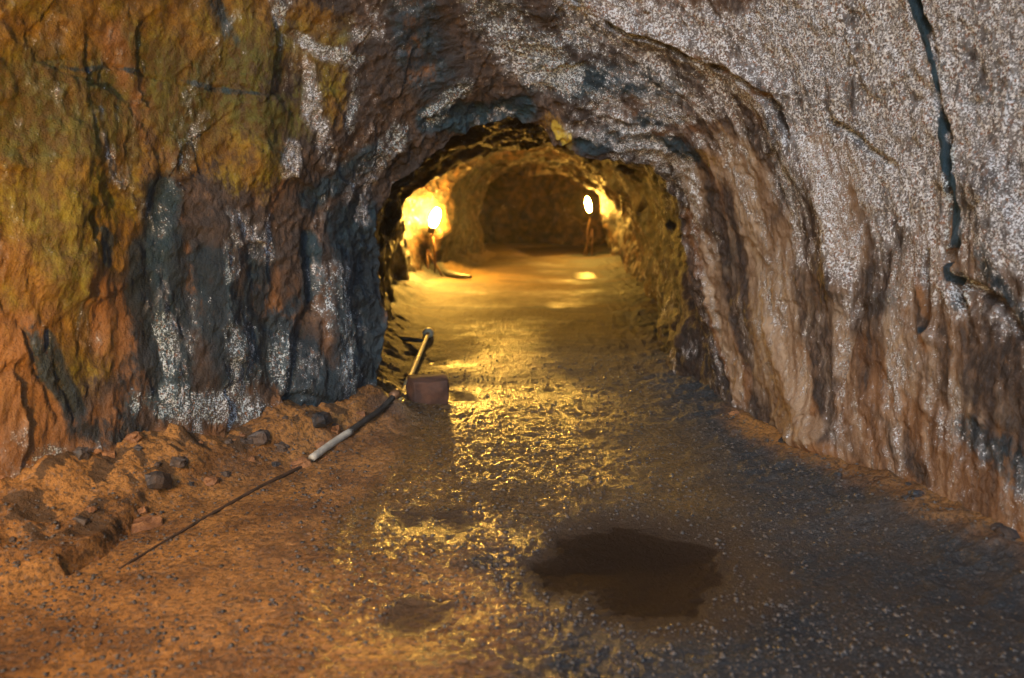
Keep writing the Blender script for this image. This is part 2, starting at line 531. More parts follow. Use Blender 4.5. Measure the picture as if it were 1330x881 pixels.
def masks(G, patches, seed, warp=0.16):
    P = G + warp * (np.stack([fbm(G, 3.0, 3, seed), fbm(G, 3.0, 3, seed + 1), fbm(G, 3.0, 3, seed + 2)], -1) - 0.5) * 2
    m = np.zeros(G.shape[:2])
    for poly, r, s in patches:
        d = seg_dist(P, trace(poly, 25) if r < .04 else [onrock(*p) for p in poly])
        m = np.maximum(m, s * (1 - sstep(0.35 * r, 1.25 * r, d)))
    return m

OCHRE = [([(0, 25), (290, 20)], .48, 1.0), ([(0, 110), (260, 120)], .46, 1.05), ([(20, 200), (60, 440)], .42, 1.0), ([(130, 150), (130, 300)], .36, .95), ([(400, 20), (420, 130)], .24, .8), ([(280, 60), (330, 200)], .28, .9), ([(0, 330), (30, 480)], .3, .8), ([(200, 250), (170, 330)], .15, .6),
         ([(300, 150), (390, 150)], .20, .8), ([(90, 380), (160, 470)], .2, .6), ([(430, 30), (300, 60)], .2, .6),
         ([(770, 218)], .40, 1.0), ([(540, 250)], .3, .6), ([(850, 340)], .4, .5), ([(700, 160), (730, 185)], .10, .8), ([(930, 200), (860, 212)], .06, .9)]
OLIVE = [([(0, 130), (250, 140)], .4, .7), ([(60, 330), (120, 400)], .25, .6), ([(340, 110), (380, 170)], .35, .9), ([(60, 250), (80, 300)], .3, .5), ([(480, 30)], .3, .7)]
RUST = [([(0, 470), (60, 560), (250, 600)], .26, .9), ([(0, 600), (150, 640)], .35, 1.0), ([(900, 300), (960, 500)], .22, .8), ([(1120, 480), (1330, 660)], .35, .7), ([(1060, 600), (1330, 700)], .2, .8), ([(1000, 420), (1060, 590)], .16, .95),
        ([(1100, 520), (1140, 640)], .2, .7), ([(1090, 300), (1100, 380)], .12, .5), ([(330, 400), (350, 440)], .2, .5), ([(740, 0), (830, 45), (920, 80), (1010, 130)], .05, 1.0),
        ([(1200, 430), (1180, 330)], .05, .9), ([(140, 380), (160, 520)], .2, .9), ([(240, 300), (250, 420)], .10, .8), ([(330, 380), (370, 420)], .14, .8), ([(520, 20), (545, 110)], .12, .6), ([(150, 40), (200, 200)], .15, .6), ([(1150, 650), (1300, 700)], .2, .8)]
CRUST = [([(640, 20), (720, 90)], .26, .95), ([(760, 20), (1000, 60)], .28, .95), ([(1050, 30), (1330, 60)], .40, 1.0), ([(1050, 150), (1180, 260)], .26, .9), ([(1280, 160), (1330, 300)], .28, .95),
         ([(950, 130), (1060, 330)], .16, .6), ([(960, 220), (1010, 400)], .2, .5), ([(1000, 60), (1060, 200), (1100, 330)], .22, .8), ([(1220, 530), (1270, 600)], .20, .55), ([(1030, 560)], .10, .6), ([(1200, 350), (1330, 420)], .16, .7),
         ([(370, 0), (362, 70)], .08, .95), ([(380, 60), (470, 80)], .07, .8), ([(465, 90), (452, 170)], .06, .7), ([(372, 190), (366, 225)], .09, .95), ([(270, 165), (245, 220)], .07, .6),
         ([(470, 40), (520, 60)], .08, .5), ([(300, 280), (292, 360)], .10, .75), ([(205, 420), (212, 480)], .07, .85), ([(185, 520), (330, 540)], .14, .85), ([(290, 440), (300, 500)], .10, .7),
         ([(430, 360), (460, 520)], .20, .62), ([(240, 420), (380, 480)], .25, .5), ([(200, 380), (230, 540)], .14, .55), ([(60, 600), (110, 600)], .12, .7), ([(600, 110), (560, 150)], .10, .75), ([(500, 190), (440, 250)], .09, .6), ([(130, 180), (140, 210)], .05, .7),
         ([(250, 570), (260, 560)], .07, .9), ([(330, 300), (340, 330)], .12, .7), ([(150, 230), (190, 300)], .08, .6), ([(400, 90), (420, 200)], .1, .7), ([(520, 170), (460, 280)], .1, .7), ([(100, 400), (110, 440)], .07, .6), ([(860, 170), (960, 200)], .12, .6), ([(0, 150), (20, 170)], .05, .8), ([(10, 560), (20, 600)], .09, .8)]
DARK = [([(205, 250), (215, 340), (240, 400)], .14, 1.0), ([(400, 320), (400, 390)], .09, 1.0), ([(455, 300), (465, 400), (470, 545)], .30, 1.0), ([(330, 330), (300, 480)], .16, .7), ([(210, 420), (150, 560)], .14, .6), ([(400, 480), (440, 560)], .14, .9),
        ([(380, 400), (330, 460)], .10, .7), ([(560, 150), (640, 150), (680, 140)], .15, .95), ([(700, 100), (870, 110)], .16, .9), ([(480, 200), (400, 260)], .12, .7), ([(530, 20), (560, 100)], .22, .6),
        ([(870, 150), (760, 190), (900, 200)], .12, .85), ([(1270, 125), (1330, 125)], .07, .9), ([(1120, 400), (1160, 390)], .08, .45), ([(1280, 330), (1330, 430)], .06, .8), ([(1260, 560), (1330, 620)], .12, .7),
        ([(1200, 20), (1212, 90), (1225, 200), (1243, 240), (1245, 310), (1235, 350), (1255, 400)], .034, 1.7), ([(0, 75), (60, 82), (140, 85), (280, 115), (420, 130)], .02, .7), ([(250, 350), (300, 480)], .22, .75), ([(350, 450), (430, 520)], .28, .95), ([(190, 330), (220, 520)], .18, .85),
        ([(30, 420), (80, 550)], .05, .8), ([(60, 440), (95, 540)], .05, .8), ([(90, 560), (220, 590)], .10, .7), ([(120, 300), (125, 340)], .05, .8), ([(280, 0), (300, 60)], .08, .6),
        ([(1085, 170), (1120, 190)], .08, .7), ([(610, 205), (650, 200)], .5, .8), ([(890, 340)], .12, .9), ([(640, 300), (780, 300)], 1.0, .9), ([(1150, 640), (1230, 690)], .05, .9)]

TAN = [([(905, 240), (930, 400), (960, 500)], .20, .9), ([(1000, 300), (1030, 560)], .22, .95), ([(1080, 200), (1110, 300)], .25, .85), ([(960, 220), (1000, 500)], .30, 1.0), ([(1080, 400), (1120, 600)], .16, .6), ([(1150, 430), (1250, 540)], .2, .6), ([(1060, 570), (1010, 550)], .10, 1.0)]
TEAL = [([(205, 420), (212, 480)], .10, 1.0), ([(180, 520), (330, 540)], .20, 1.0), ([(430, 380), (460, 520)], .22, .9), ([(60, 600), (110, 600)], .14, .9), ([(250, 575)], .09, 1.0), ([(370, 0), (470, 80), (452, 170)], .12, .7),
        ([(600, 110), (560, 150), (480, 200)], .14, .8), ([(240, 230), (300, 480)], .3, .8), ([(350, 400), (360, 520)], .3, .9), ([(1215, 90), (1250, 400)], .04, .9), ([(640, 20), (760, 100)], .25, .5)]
def make_attrs(G, seed, U, V):
    base = fbm(G, 0.9, 4, seed + 90)
    W = np.stack([U, V, 0 * U], -1) + 0.25 * np.stack([fbm(G, 1.6, 2, 21), fbm(G, 1.6, 2, 22), 0 * U], -1)
    flow = fbm(np.stack([W[..., 0] * 9, W[..., 1] * 1.7, 0 * U], -1), 1.0, 4, 95)
    flow2 = fbm(np.stack([W[..., 0] * 26, W[..., 1] * 5, 0 * U + 4], -1), 1.0, 4, 97)
    crust_base = 0.36 - 0.20 * sstep(0.2, -0.6, G[..., 0]) + 0.42 * sstep(0.2, 0.9, G[..., 0]) * sstep(7, 5.5, G[..., 1]) * sstep(0.7, 1.8, G[..., 2])
    yel = masks(G, [([(768, 216), (774, 222)], .16, 1.2), ([(720, 165), (735, 180)], .06, .8)], 60, 0.05)  # small bright yellow patches
    crack_shade = masks(G, [([(1176, -30), (1196, 30), (1210, 80), (1219, 150), (1224, 205), (1240, 235), (1246, 300), (1234, 345), (1248, 380), (1264, 425)], .016, 1.0), ([(1240, 240), (1245, 310), (1238, 350), (1250, 385)], .024, 1.0), ([(1212, 335), (1196, 430)], .010, .9)], 81, 0.035)  # shade inside the cleft, painted dark and kept free of crust
    return {'yellow_patch': yel, 'deep': sstep(5.7, 7.6, G[..., 1] + 0.8 * (base - 0.5)), 'flow': 0.55 * flow + 0.45 * flow2, 'tan': np.maximum(masks(G, TAN, 74), 0.42 * sstep(0.6, 1.2, G[..., 0]) * sstep(5.9, 5.4, G[..., 1]) * sstep(1.9, 1.2, G[..., 2])), 'teal': masks(G, TEAL, 78, 0.08), 'ochre': masks(G, OCHRE, 60), 'olive': masks(G, OLIVE, 60), 'rust': np.maximum(masks(G, RUST, 64), 0.5 * sstep(.5, .65, base)),
            'crust': -1.6 * crack_shade + np.maximum(masks(G, CRUST, 68, 0.10), crust_base * sstep(.38, .52, fbm(G, 1.7, 3, 191))), 'dark': np.maximum(np.maximum(masks(G, DARK, 72, 0.09), 1.7 * crack_shade), 0.9 * sstep(6.0, 7.5, G[..., 1]) * sstep(.38, .56, fbm(G, 1.1, 4, 199)))}

# clefts and ledges cut into the rock: (polyline, half width, depth)
CUTS = [([(1176, -30), (1196, 30), (1210, 80), (1219, 150), (1224, 205), (1240, 235), (1246, 300), (1234, 345), (1248, 380), (1264, 425)], .016, .17), ([(1240, 250), (1243, 320), (1238, 350), (1252, 390)], .024, .12),
        ([(1212, 330), (1196, 430)], .022, .14), ([(1250, 360), (1300, 400), (1340, 440)], .02, .07),
        ([(730, -10), (800, 35), (880, 62), (950, 90), (1010, 130), (1030, 180)], .022, .12), ([(0, 75), (60, 82), (140, 85), (280, 115), (430, 130)], .010, .02),
        ([(395, 310), (405, 390), (385, 440), (375, 520)], .06, .05), ([(210, 240), (200, 330), (240, 420)], .09, .03), ([(0, 400), (30, 440), (75, 545)], .016, .03), ([(55, 430), (95, 540)], .016, .025),
        ([(1090, 135), (1180, 135), (1330, 125)], .014, .02), ([(1080, 160), (1160, 215)], .02, .05), ([(560, 165), (620, 140), (720, 140)], .06, .08),
        ([(1150, 640), (1190, 670)], .03, .08), ([(1230, 690), (1260, 700)], .03, .08), ([(1015, 560), (1045, 590)], .02, .08), ([(1120, 400), (1090, 500)], .03, .05),
        ([(880, 325), (900, 345), (905, 400), (935, 470), (940, 520)], .03, .06), ([(110, 280), (125, 340)], .02, .06)]
BUMPS = [([(430, 340), (450, 500)], .14, .07), ([(1205, 440)], .05, .06), ([(1030, 570), (1060, 580)], .09, .07), ([(1000, 430), (1050, 560)], .07, .05), ([(280, 300), (290, 480)], .12, .06),
         ([(980, 120), (1070, 260), (1090, 380)], .10, .06), ([(1280, 240), (1300, 330)], .12, .06), ([(340, 60), (330, 200)], .14, .06), ([(100, 200), (90, 350)], .16, .07)]

LEDGES = [([(740, -10), (800, 30), (880, 56), (950, 82), (1020, 122)], .07, .05)]
def relief(G, N, U, V, lock_first=None, lock_last=None):
    d = noise_all(G, U, V, True)
    P = G + 0.05 * (np.stack([fbm(G, 5.0, 3, 81), fbm(G, 5.0, 3, 82), fbm(G, 5.0, 3, 83)], -1) - 0.5) * 2
    for poly, r, dep in CUTS:
        q = seg_dist(P, trace(poly) if r < .04 else [onrock(*p) for p in poly])
        d = d - dep * (1 - sstep(0.25 * r, 1.3 * r, q))
    for poly, r, dep in BUMPS + LEDGES:
        q = seg_dist(P, [onrock(*p) for p in poly])
        d = d + dep * np.exp(-(q / r) ** 2)
    return d

dc = relief(cave, Nc, Uc, Vc)
dt = relief(tun, Nt, Ut, Vt) * 1.35
# the traced rim of the opening keeps its place: relief fades towards it, in both meshes alike
fc = sstep(0, 0.75, Uc[-1, 0] - Uc); ft = sstep(0, 0.8, Ut - Ut[0, 0])
def rim(G):
    return 0.20 * (fbm(G, 3.0, 4, 5) - 0.5) + 0.09 * (fbm(G, 9.0, 4, 6, ridged=True) - 0.6) + 0.03 * (fbm(G, 30, 2, 7) - 0.5)
n_rim = np.zeros_like(lip[0])
def radial(G):
    v = np.array([CX, 0, 1.0]) - G
    v[..., 1] = -0.4
    return v / np.linalg.norm(v, axis=-1, keepdims=True)
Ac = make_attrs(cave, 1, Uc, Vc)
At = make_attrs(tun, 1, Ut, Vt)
caveD = cave + Nc * (dc * fc)[..., None] + radial(cave) * (rim(cave) * (1 - fc))[..., None]
tunD = tun + Nt * (dt * ft)[..., None] + radial(tun) * (rim(tun) * (1 - ft))[..., None]
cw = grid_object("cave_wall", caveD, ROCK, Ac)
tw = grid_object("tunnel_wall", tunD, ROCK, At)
# far end of the tunnel: a rock face
ex = np.linspace(-3.6, 4.4, 110); ez = np.linspace(-0.5, 3.4, 70)
EX, EZ = np.meshgrid(ex, ez)
EG = np.stack([EX, 22.2 + 0.35 * (EX - 0.4) ** 2 * -0.05 + 0.2 * EZ * -1 + 0 * EX, EZ], -1)
EG[..., 1] += 1.2 * facets(EG, 1.3, 88) + 0.9 * (fbm(EG, 0.7, 4, 77) - 0.5) + 0.35 * (fbm(EG, 2.5, 4, 78, ridged=True) - 0.5)
ew = grid_object("tunnel_end_wall", EG, ROCK, {k: (0.2 + 0.8 * fbm(EG, 1.5, 3, 19) if k == 'rust' else (1.0 * (1 - sstep(0.2, 0.5, EZ + 0.3 * (fbm(EG, 1.5, 3, 4) - 0.5))) if k == 'dark' else (0.5 + 0.9 * (fbm(EG, 3, 3, 9) - .5) if k in ('flow', ) else 1 + 0 * EX if k == 'deep' else 0 * EX))) for k in Ac})  # dark band along the foot is shade painted into the colour
for o in (cw, tw, ew):
    o['kind'] = 'structure'

# ------------------------------------------------------------------ floor
def path_x(rings, i, Y):           # where the foot of the wall runs
    ys = [0.5 * (r[i][1] + r[i + (1 if i == 0 else -1)][1]) for r in rings]
    xs = [r[i + (1 if i == 0 else -1)][0] for r in rings]
    return np.interp(Y, ys, xs)
ALL = RINGS + TUN[1:]
PUD = [  # outline in photograph pixels, depth
    ([(690, 745), (725, 695), (790, 680), (860, 690), (930, 712), (948, 755), (915, 798), (850, 815), (790, 795), (770, 765), (720, 765)], .046),
    ([(520, 790), (545, 775), (570, 785), (575, 805), (545, 820), (515, 810)], .026),
    ([(575, 668), (600, 665), (612, 678), (585, 688)], .024), ([(520, 668), (545, 668), (550, 680), (525, 684)], .024),
    ([(552, 466), (575, 467), (578, 474), (556, 475)], .03), ([(590, 510), (612, 512), (616, 520), (592, 522)], .02),
    ([(740, 352), (775, 353), (782, 361), (745, 362)], .04), ([(665, 322), (775, 318), (780, 328), (690, 334)], .04)]
def poly_sd(X, Y, poly):           # signed distance, negative inside
    best = np.full(X.shape, 1e9); inside = np.zeros(X.shape, bool)
    n = len(poly)
    for i in range(n):
        (ax, ay), (bx, by) = poly[i], poly[(i + 1) % n]
        ex_, ey_ = bx - ax, by - ay
        t = np.clip(((X - ax) * ex_ + (Y - ay) * ey_) / (ex_ * ex_ + ey_ * ey_), 0, 1)
        best = np.minimum(best, np.hypot(X - ax - t * ex_, Y - ay - t * ey_))
        c = ((ay > Y) != (by > Y))
        with np.errstate(divide='ignore', invalid='ignore'):
            xi = ax + (Y - ay) / (by - ay if by != ay else 1e-9) * ex_
        inside ^= c & (X < xi)
    return np.where(inside, -best, best)
PW = [([tuple(onfloor(*p)[:2]) for p in poly], dep) for poly, dep in PUD]
BANK = [tuple(onfloor(*p)[:2]) for p in [(-500, 1000), (-120, 850), (0, 790), (80, 757), (130, 728), (180, 687), (215, 655), (330, 610), (440, 575), (500, 545)]]
BANKY = np.array([b[1] for b in BANK]); BANKX = np.array([b[0] for b in BANK])
TRENCH = [([tuple(onfloor(*p)[:2]) for p in pts], wd, dp) for pts, wd, dp in (([(88, 752), (130, 726), (178, 690)], .030, .06), ([(-40, 800), (0, 786), (48, 770)], .02, .04), ([(178, 690), (200, 660)], .015, .02))]
WATER_Z = -0.014

def floor_height(X, Y, detail=True):
    P = np.stack([X, Y, np.zeros_like(X)], -1)
    z = 0.05 * (fbm(P, 0.9, 3, 301) - 0.5) + 0.022 * (fbm(P, 3.5, 4, 305) - 0.5)
    z += 0.012 + 0.004
    near = 1 - sstep(9, 14, Y)
    z += (0.3 + 0.7 * near) * 0.016 * (fbm(P, 14, 4, 311) - 0.5)
    if detail:
        z += near * 0.010 * (fbm(P, 45, 3, 315) - 0.5)
    wx = 0.12 * (fbm(P, 5.0, 4, 331) - 0.5); wy = 0.12 * (fbm(P, 5.0, 4, 333) - 0.5)
    # clods and trampled grit in the wet track
    tr = np.exp(-((X + 0.35) / 0.75) ** 2) * sstep(6.5, 5.0, Y)
    z += tr * 0.019 * (fbm(P * np.array([1, 1.5, 1]), 28, 3, 321, ridged=True) - 0.55)
    mn = 1e9 + 0 * X
    dip = 0
    for poly, dep in PW:
        sd = poly_sd(X + wx, Y + wy, poly)
        mn = np.minimum(mn, sd)
        dip = dip + dep * (1 - sstep(-0.30, 0.16, sd))
    shore = np.exp(-((mn + 0.03) / 0.14) ** 2)
    z = z * (0.35 + 0.65 * sstep(0.0, 0.45, mn)) - dip + shore * (0.011 * (fbm(P, 13, 4, 323) - 0.5) + 0.010 * (fbm(P, 40, 2, 327) - 0.5))
    # left bank of rubble with a steep broken edge
    bx = np.interp(Y, BANKY[::1], BANKX) if BANKY[0] < BANKY[-1] else np.interp(Y, BANKY[::-1], BANKX[::-1])
    lx = path_x(ALL, 0, Y)
    rx = path_x(ALL, len(LIP) - 1, Y)
    e = 0.09 * (fbm(P, 6.0, 4, 341) - 0.5)
    dd = bx - X + e
    inb = (1 - sstep(5.3, 5.9, Y)) * sstep(-0.012, 0.03, dd)
    slope = np.clip(dd, 0, 2)
    crest = sstep(.40, .55, fbm(P, 1.3, 2, 343))
    z += inb * ((0.015 + 0.035 * (0.35 + 0.65 * crest)) * (1 - sstep(4.2, 5.2, Y) * 0.7) + 0.085 * slope + 0.036 * (fbm(P, 7.5, 4, 351, ridged=True) - 0.5) + 0.03 * (fbm(P, 16, 3, 353) - 0.5))
    sd = seg_dist(np.stack([X, Y], -1), [np.array(p) for p in TRENCH[0][0]])
    z += 0.02 * (1 - sstep(0.05, 0.35, sd)) * sstep(-0.012, 0.018, dd) * (1 - sstep(0.1, 0.6, dd))
    sd = seg_dist(np.stack([X, Y], -1), [np.array(p) for p in TRENCH[1][0]])
    z += 0.02 * (1 - sstep(0.05, 0.4, sd)) * sstep(-0.008, 0.012, dd) * (1 - sstep(0.1, 0.5, dd))
    for poly, wd, dp in TRENCH:
        sd = seg_dist(np.stack([X + 0.5 * wx, Y + 0.5 * wy], -1), [np.array(p) for p in poly])
        z = z - dp * (1 - sstep(0.45 * wd, wd, sd))
    # rubble heaped against the walls
    z += 0.13 * (1 - sstep(-0.1, 0.5, rx - X)) * (0.6 + 0.8 * fbm(P, 3, 3, 361)) * (0.55 + 0.45 * sstep(5.0, 3.0, Y))
    z += 0.22 * (1 - sstep(-0.1, 0.45, X - lx)) * (0.4 + 1.0 * fbm(P, 3, 3, 363))
    z += 0.05 * (1 - sstep(0.1, 0.9, np.minimum(rx - X, X - lx))) * (fbm(P, 8, 4, 365, ridged=True) - 0.5)
    return z, mn, inb, lx, rx

ys = np.concatenate([np.linspace(-14, 0.5, 40)[:-1], np.linspace(0.5, 2.0, 50)[:-1], 2.0 * np.exp(np.linspace(0, math.log(6.5 / 2.0), 430))[:-1],
                     6.5 * np.exp(np.linspace(0, math.log(23.5 / 6.5), 230))])
tx = np.linspace(-1, 1, 560)
tx = np.sign(tx) * np.abs(tx) ** 1.25
FY, TX = np.meshgrid(ys, tx, indexing='ij')
halfw = np.interp(FY, [-14, -2, 1, 2.2, 3.4, 5.6, 8, 14, 19, 23.5], [12, 6.0, 4.6, 3.6, 2.9, 2.0, 2.3, 2.6, 2.9, 4.2])
cxm = np.interp(FY, [0, 6, 12, 19, 23.5], [0, 0.15, 0.25, 0.6, 0.5])
FX = cxm + TX * halfw
FZ, mn, inb, lx, rx = floor_height(FX, FY)
FG = np.stack([FX, FY, FZ], -1)
FP = FG * np.array([1, 1, 0])
n1 = fbm(FP, 1.4, 4, 401)
n2 = fbm(FP, 0.8, 3, 405)
# orange dirt on the left, grey gravel on the right, wet track down the middle
orange = sstep(0.5, -0.9, FX + 0.9 * (n1 - 0.5) + 0.12 * (FY - 3)) * (1 - sstep(4.6, 6.2, FY))
orange = np.maximum(orange, 0.9 * inb)
orange = np.maximum(orange, 0.75 * (1 - sstep(0.0, 0.5, rx - FX + 0.3 * (n1 - .5))) * (1 - sstep(5, 6, FY)))
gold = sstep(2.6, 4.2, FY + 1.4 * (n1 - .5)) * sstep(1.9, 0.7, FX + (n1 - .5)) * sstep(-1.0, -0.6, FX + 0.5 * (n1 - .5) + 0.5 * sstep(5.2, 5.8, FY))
wetc = -0.25 + 0.05 * (FY - 3)
wet = 1.35 * np.exp(-((FX - wetc) / 0.8) ** 2) * (1.0 - 0.75 * sstep(5, 7.5, FY)) + 1.2 * (n1 - 0.5)
wet = wet * (1 - 0.8 * inb)
wet = wet * np.maximum(sstep(-0.05, 0.08, mn), 0.25)
bigp = poly_sd(FX, FY, PW[0][0])
wet = wet * (0.3 + 0.7 * sstep(0.0, 0.14, bigp + 0.2 * (n1 - .5)))
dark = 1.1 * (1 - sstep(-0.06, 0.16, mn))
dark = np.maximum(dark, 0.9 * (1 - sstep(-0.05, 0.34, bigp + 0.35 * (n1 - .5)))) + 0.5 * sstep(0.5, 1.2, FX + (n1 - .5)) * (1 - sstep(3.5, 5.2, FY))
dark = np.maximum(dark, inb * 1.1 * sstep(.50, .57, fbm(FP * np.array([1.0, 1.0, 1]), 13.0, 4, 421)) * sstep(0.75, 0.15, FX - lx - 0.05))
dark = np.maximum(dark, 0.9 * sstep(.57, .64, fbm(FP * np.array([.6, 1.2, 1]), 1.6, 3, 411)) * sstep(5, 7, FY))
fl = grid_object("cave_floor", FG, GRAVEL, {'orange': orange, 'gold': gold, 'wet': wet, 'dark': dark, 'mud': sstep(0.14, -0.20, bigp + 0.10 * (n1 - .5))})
fl['kind'] = 'structure'
if fl.data.polygons[0].normal.z < 0:
    fl.data.flip_normals()

# open ground outside the cave mouth, behind the camera, out to the horizon
gx = np.concatenate([-np.geomspace(60, 6, 24), np.linspace(-5, 5, 9), np.geomspace(6, 60, 24)])
gy = -np.concatenate([[11.0], np.geomspace(13, 60, 30)])
GX, GY = np.meshgrid(gx, gy)
GG = np.stack([GX, GY, -0.05 + 0.3 * (fbm(np.stack([GX, GY, 0 * GX], -1), 0.1, 3, 7) - 0.6)], -1)
g = grid_object("ground", GG, GRAVEL, {'orange': 0.4 + 0 * GX, 'gold': 0 * GX, 'wet': 0 * GX, 'dark': 0 * GX})
g['kind'] = 'structure'

def floor_z(x, y):
    return float(floor_height(np.array([[x]]), np.array([[y]]))[0][0, 0])

# ------------------------------------------------------------------ puddles
for i, (poly, dep) in enumerate(PW):
    c = np.mean(np.array(poly), 0)
    pts = [c + (np.array(p) - c) * (1 + 0.16 / max(np.linalg.norm(np.array(p) - c), 0.16)) for p in poly]
    V = [(p[0], p[1], WATER_Z) for p in pts] + [(c[0], c[1], WATER_Z)]
    n = len(pts)
    o = mesh_object("puddle", V, [(k, (k + 1) % n, n) for k in range(n)], WATER if i == 0 else RIPPLED, smooth=False)
    if o.data.polygons[0].normal.z < 0:
        o.data.flip_normals()
    o['kind'] = 'structure'

# ------------------------------------------------------------------ lamps standing on the tunnel floor
def make_lamp(label, loc, lean, height, glass, wid=1.0, group='lit work lamps standing along the cave walls'):
    t = empty("work_lamp", (0, 0, 0), label, "lamp", group)
    top = np.array([0, 0, height])
    ax = np.array([lean, -0.25, 1.0]); ax = ax / np.linalg.norm(ax)
    V, F = tube([(-0.02, 0, 0.02), (-0.01, 0, height * 0.5), top - ax * 0.26], 0.022)
    mesh_object("post", V, F, METAL, t)
    for s in (-1, 1):
        V, F = tube([top - ax * 0.5 + np.array([0.0, 0, -0.1]), (0.13 * s, -0.06, 0.01)], 0.02)
        mesh_object("leg", V, F, METAL, t)
    V, F = lathe(top, ax, [(.02, -.30), (.055, -.28), (.07, -.2), (.075, -.16), (.06, -.155)], 16)
    mesh_object("socket", V, F, PIPE_DARK, t)
    prof = [(0.078 * math.sin(a) + 0.004, -0.18 * math.cos(a)) for a in np.linspace(0.05, PI - 0.02, 14)]
    V, F = lathe(top, ax, prof, 20)
    mesh_object("bulb", V, F, glass, t)
    t.location = Vector(loc)
    t.scale = (wid, wid, 1)
    return t
p1 = at(565, 283, 14.2)
p2 = at(764, 266, 18.6)
make_lamp("glaring lamp low by the left tunnel wall, the larger of the two glows", (p1[0], p1[1], 0), 0.35, p1[2], GLASS)
make_lamp("small slanting lit lamp on a thin stand by the right tunnel wall", (p2[0], p2[1], 0), -0.35, p2[2], GLASS_DIM, 0.75)
make_lamp("lit lamp on a stand just outside the left edge of the view", (-2.0, 1.5, 0), 0.0, 1.35, GLASS_LOW)

# ------------------------------------------------------------------ pipe along the left side
def drape(pix, lift):
    out = []
    for p in pix:
        q = onfloor(p[0], p[1], 0.03)
        out.append((q[0], q[1], floor_z(q[0], q[1]) + lift + (p[2] if len(p) > 2 else 0)))
    return out
def resample(pts, n):
    return list(catmull(np.array(pts), [n] * (len(pts) - 1)))
bend = (514, 541)
pp = empty("bent_pipe", onfloor(*bend), "long thin pipe on the floor, bent by the brown block, with a round end cap", "pipe")
inv = np.array(pp.location)
def part(name, V, F, mat, label=None):
    o = mesh_object(name, [np.array(v) - inv for v in V], F, mat, pp)
    if label: o['label'] = label
    return o
far = resample([tuple(onfloor(px, py, .05)[:2]) + (.055,) for px, py in ((514, 541), (521, 518), (533, 490), (545, 461), (556, 434))], 4)
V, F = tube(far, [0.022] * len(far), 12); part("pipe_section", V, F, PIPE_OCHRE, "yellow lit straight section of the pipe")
j = far[7]; k_ = far[9]
V, F = tube([far[6], far[7], far[8]], [0.024, 0.028, 0.024], 12); part("joint", V, F, PIPE_OCHRE)
e0 = np.array(far[-1]); ed = e0 - np.array(far[-3]); ed /= np.linalg.norm(ed)
V, F = lathe(e0, ed, [(.03, -.05), (.05, -.03), (.06, 0.0), (.058, .04), (.045, .07), (.02, .085)], 16); part("end_cap", V, F, PIPE_CAP, "pale round cap")
mid_ = resample(drape([(514, 541), (495, 551), (472, 562), (454, 571)], .022), 3)
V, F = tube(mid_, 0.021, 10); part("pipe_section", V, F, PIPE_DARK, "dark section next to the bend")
gre = resample(drape([(456, 570), (430, 584), (405, 598)], .024), 4)
V, F = tube(gre, 0.023, 10); part("pipe_section", V, F, PIPE_GREY, "pale grey exposed section")
low = resample(drape([(407, 597), (350, 627), (290, 660), (230, 694), (155, 738)], .004), 14)
V, F = tube(low, [0.012 - 0.007 * i / len(low) for i in range(len(low))], 8); part("pipe_section", V, F, DIRTY_PIPE, "dirt covered section sinking into the floor")
V, F = lathe(np.array(mid_[0]) + [0, 0, 0], (0.5, 0.6, 0.3), [(.03, -.04), (.036, -.02), (.036, .02), (.03, .04)], 12); part("joint", V, F, METAL)

# stick lying from the left wall to the pipe's end
st = [tuple(onfloor(px, py, .07)[:2]) + (.07,) for px, py in ((462, 433), (500, 437.5), (550, 443))]
V, F = tube(resample(st, 4), [0.03] * 5 + [0.024] * 3 + [0.014], 8)
o = mesh_object("wooden_stick", V, F, PIPE_DARK)
o['label'] = "dark stick lying on the golden floor between the left wall and the capped pipe end"; o['category'] = "stick"

# dark tube added in place of the shaded crevice below the left lamp
hs = resample([tuple(onfloor(px, py, .06)[:2]) + (0.075,) for px, py in ((536, 318), (545, 332), (560, 346), (585, 357), (612, 361))], 8)
V, F = tube(hs, [0.075] * (len(hs) - 12) + [0.07 - 0.004 * i for i in range(12)], 10)
o = mesh_object("crevice_shade", V, F, PIPE_DARK)
o['label'] = "dark curved tube added in place of the shaded crevice below the left lamp"; o['category'] = "shade"

# ------------------------------------------------------------------ brown block beside the bend
def rough_box(sx, sy, sz, seed, n=7, amp=0.012, bev=0.18):
    rng = np.random.default_rng(seed)
    V, F, key = [], [], {}
    def vid(p):
        k = tuple(np.round(p, 5))
        if k not in key:
            key[k] = len(V); V.append(np.array(p, float))
        return key[k]
    lin = np.linspace(-1, 1, n)
    for ax in range(3):
        for s in (-1, 1):
            for i in range(n - 1):
                for j in range(n - 1):
                    q = []
                    for a, b in ((i, j), (i + 1, j), (i + 1, j + 1), (i, j + 1)):
                        p = [0, 0, 0]
                        p[ax] = s; p[(ax + 1) % 3] = lin[a]; p[(ax + 2) % 3] = lin[b]
                        q.append(vid(p))
                    F.append(tuple(q if s > 0 else q[::-1]))
    A = np.array(V)
    r = np.linalg.norm(A, axis=1, keepdims=True)
    ball = A / r * 1.25
    A = A * (1 - bev) + ball * bev
    A = A * np.array([sx, sy, sz]) / 2
    off = (fbm(A + seed, 6.0, 3, seed) - 0.5)[:, None] * 2 * amp
    A = A + A / np.linalg.norm(A, axis=1, keepdims=True) * off
    return A, F
bp = onfloor(550, 531)
A, F = rough_box(0.28, 0.25, 0.21, 5, 15, 0.035, 0.30)
ang = 0.28
A = A @ np.array([[math.cos(ang), math.sin(ang), 0], [-math.sin(ang), math.cos(ang), 0], [0, 0, 1]])
A = A + np.array([bp[0] + 0.02, bp[1] + 0.16, 0.095])
o = mesh_object("stone_block", A, F, BLOCK)
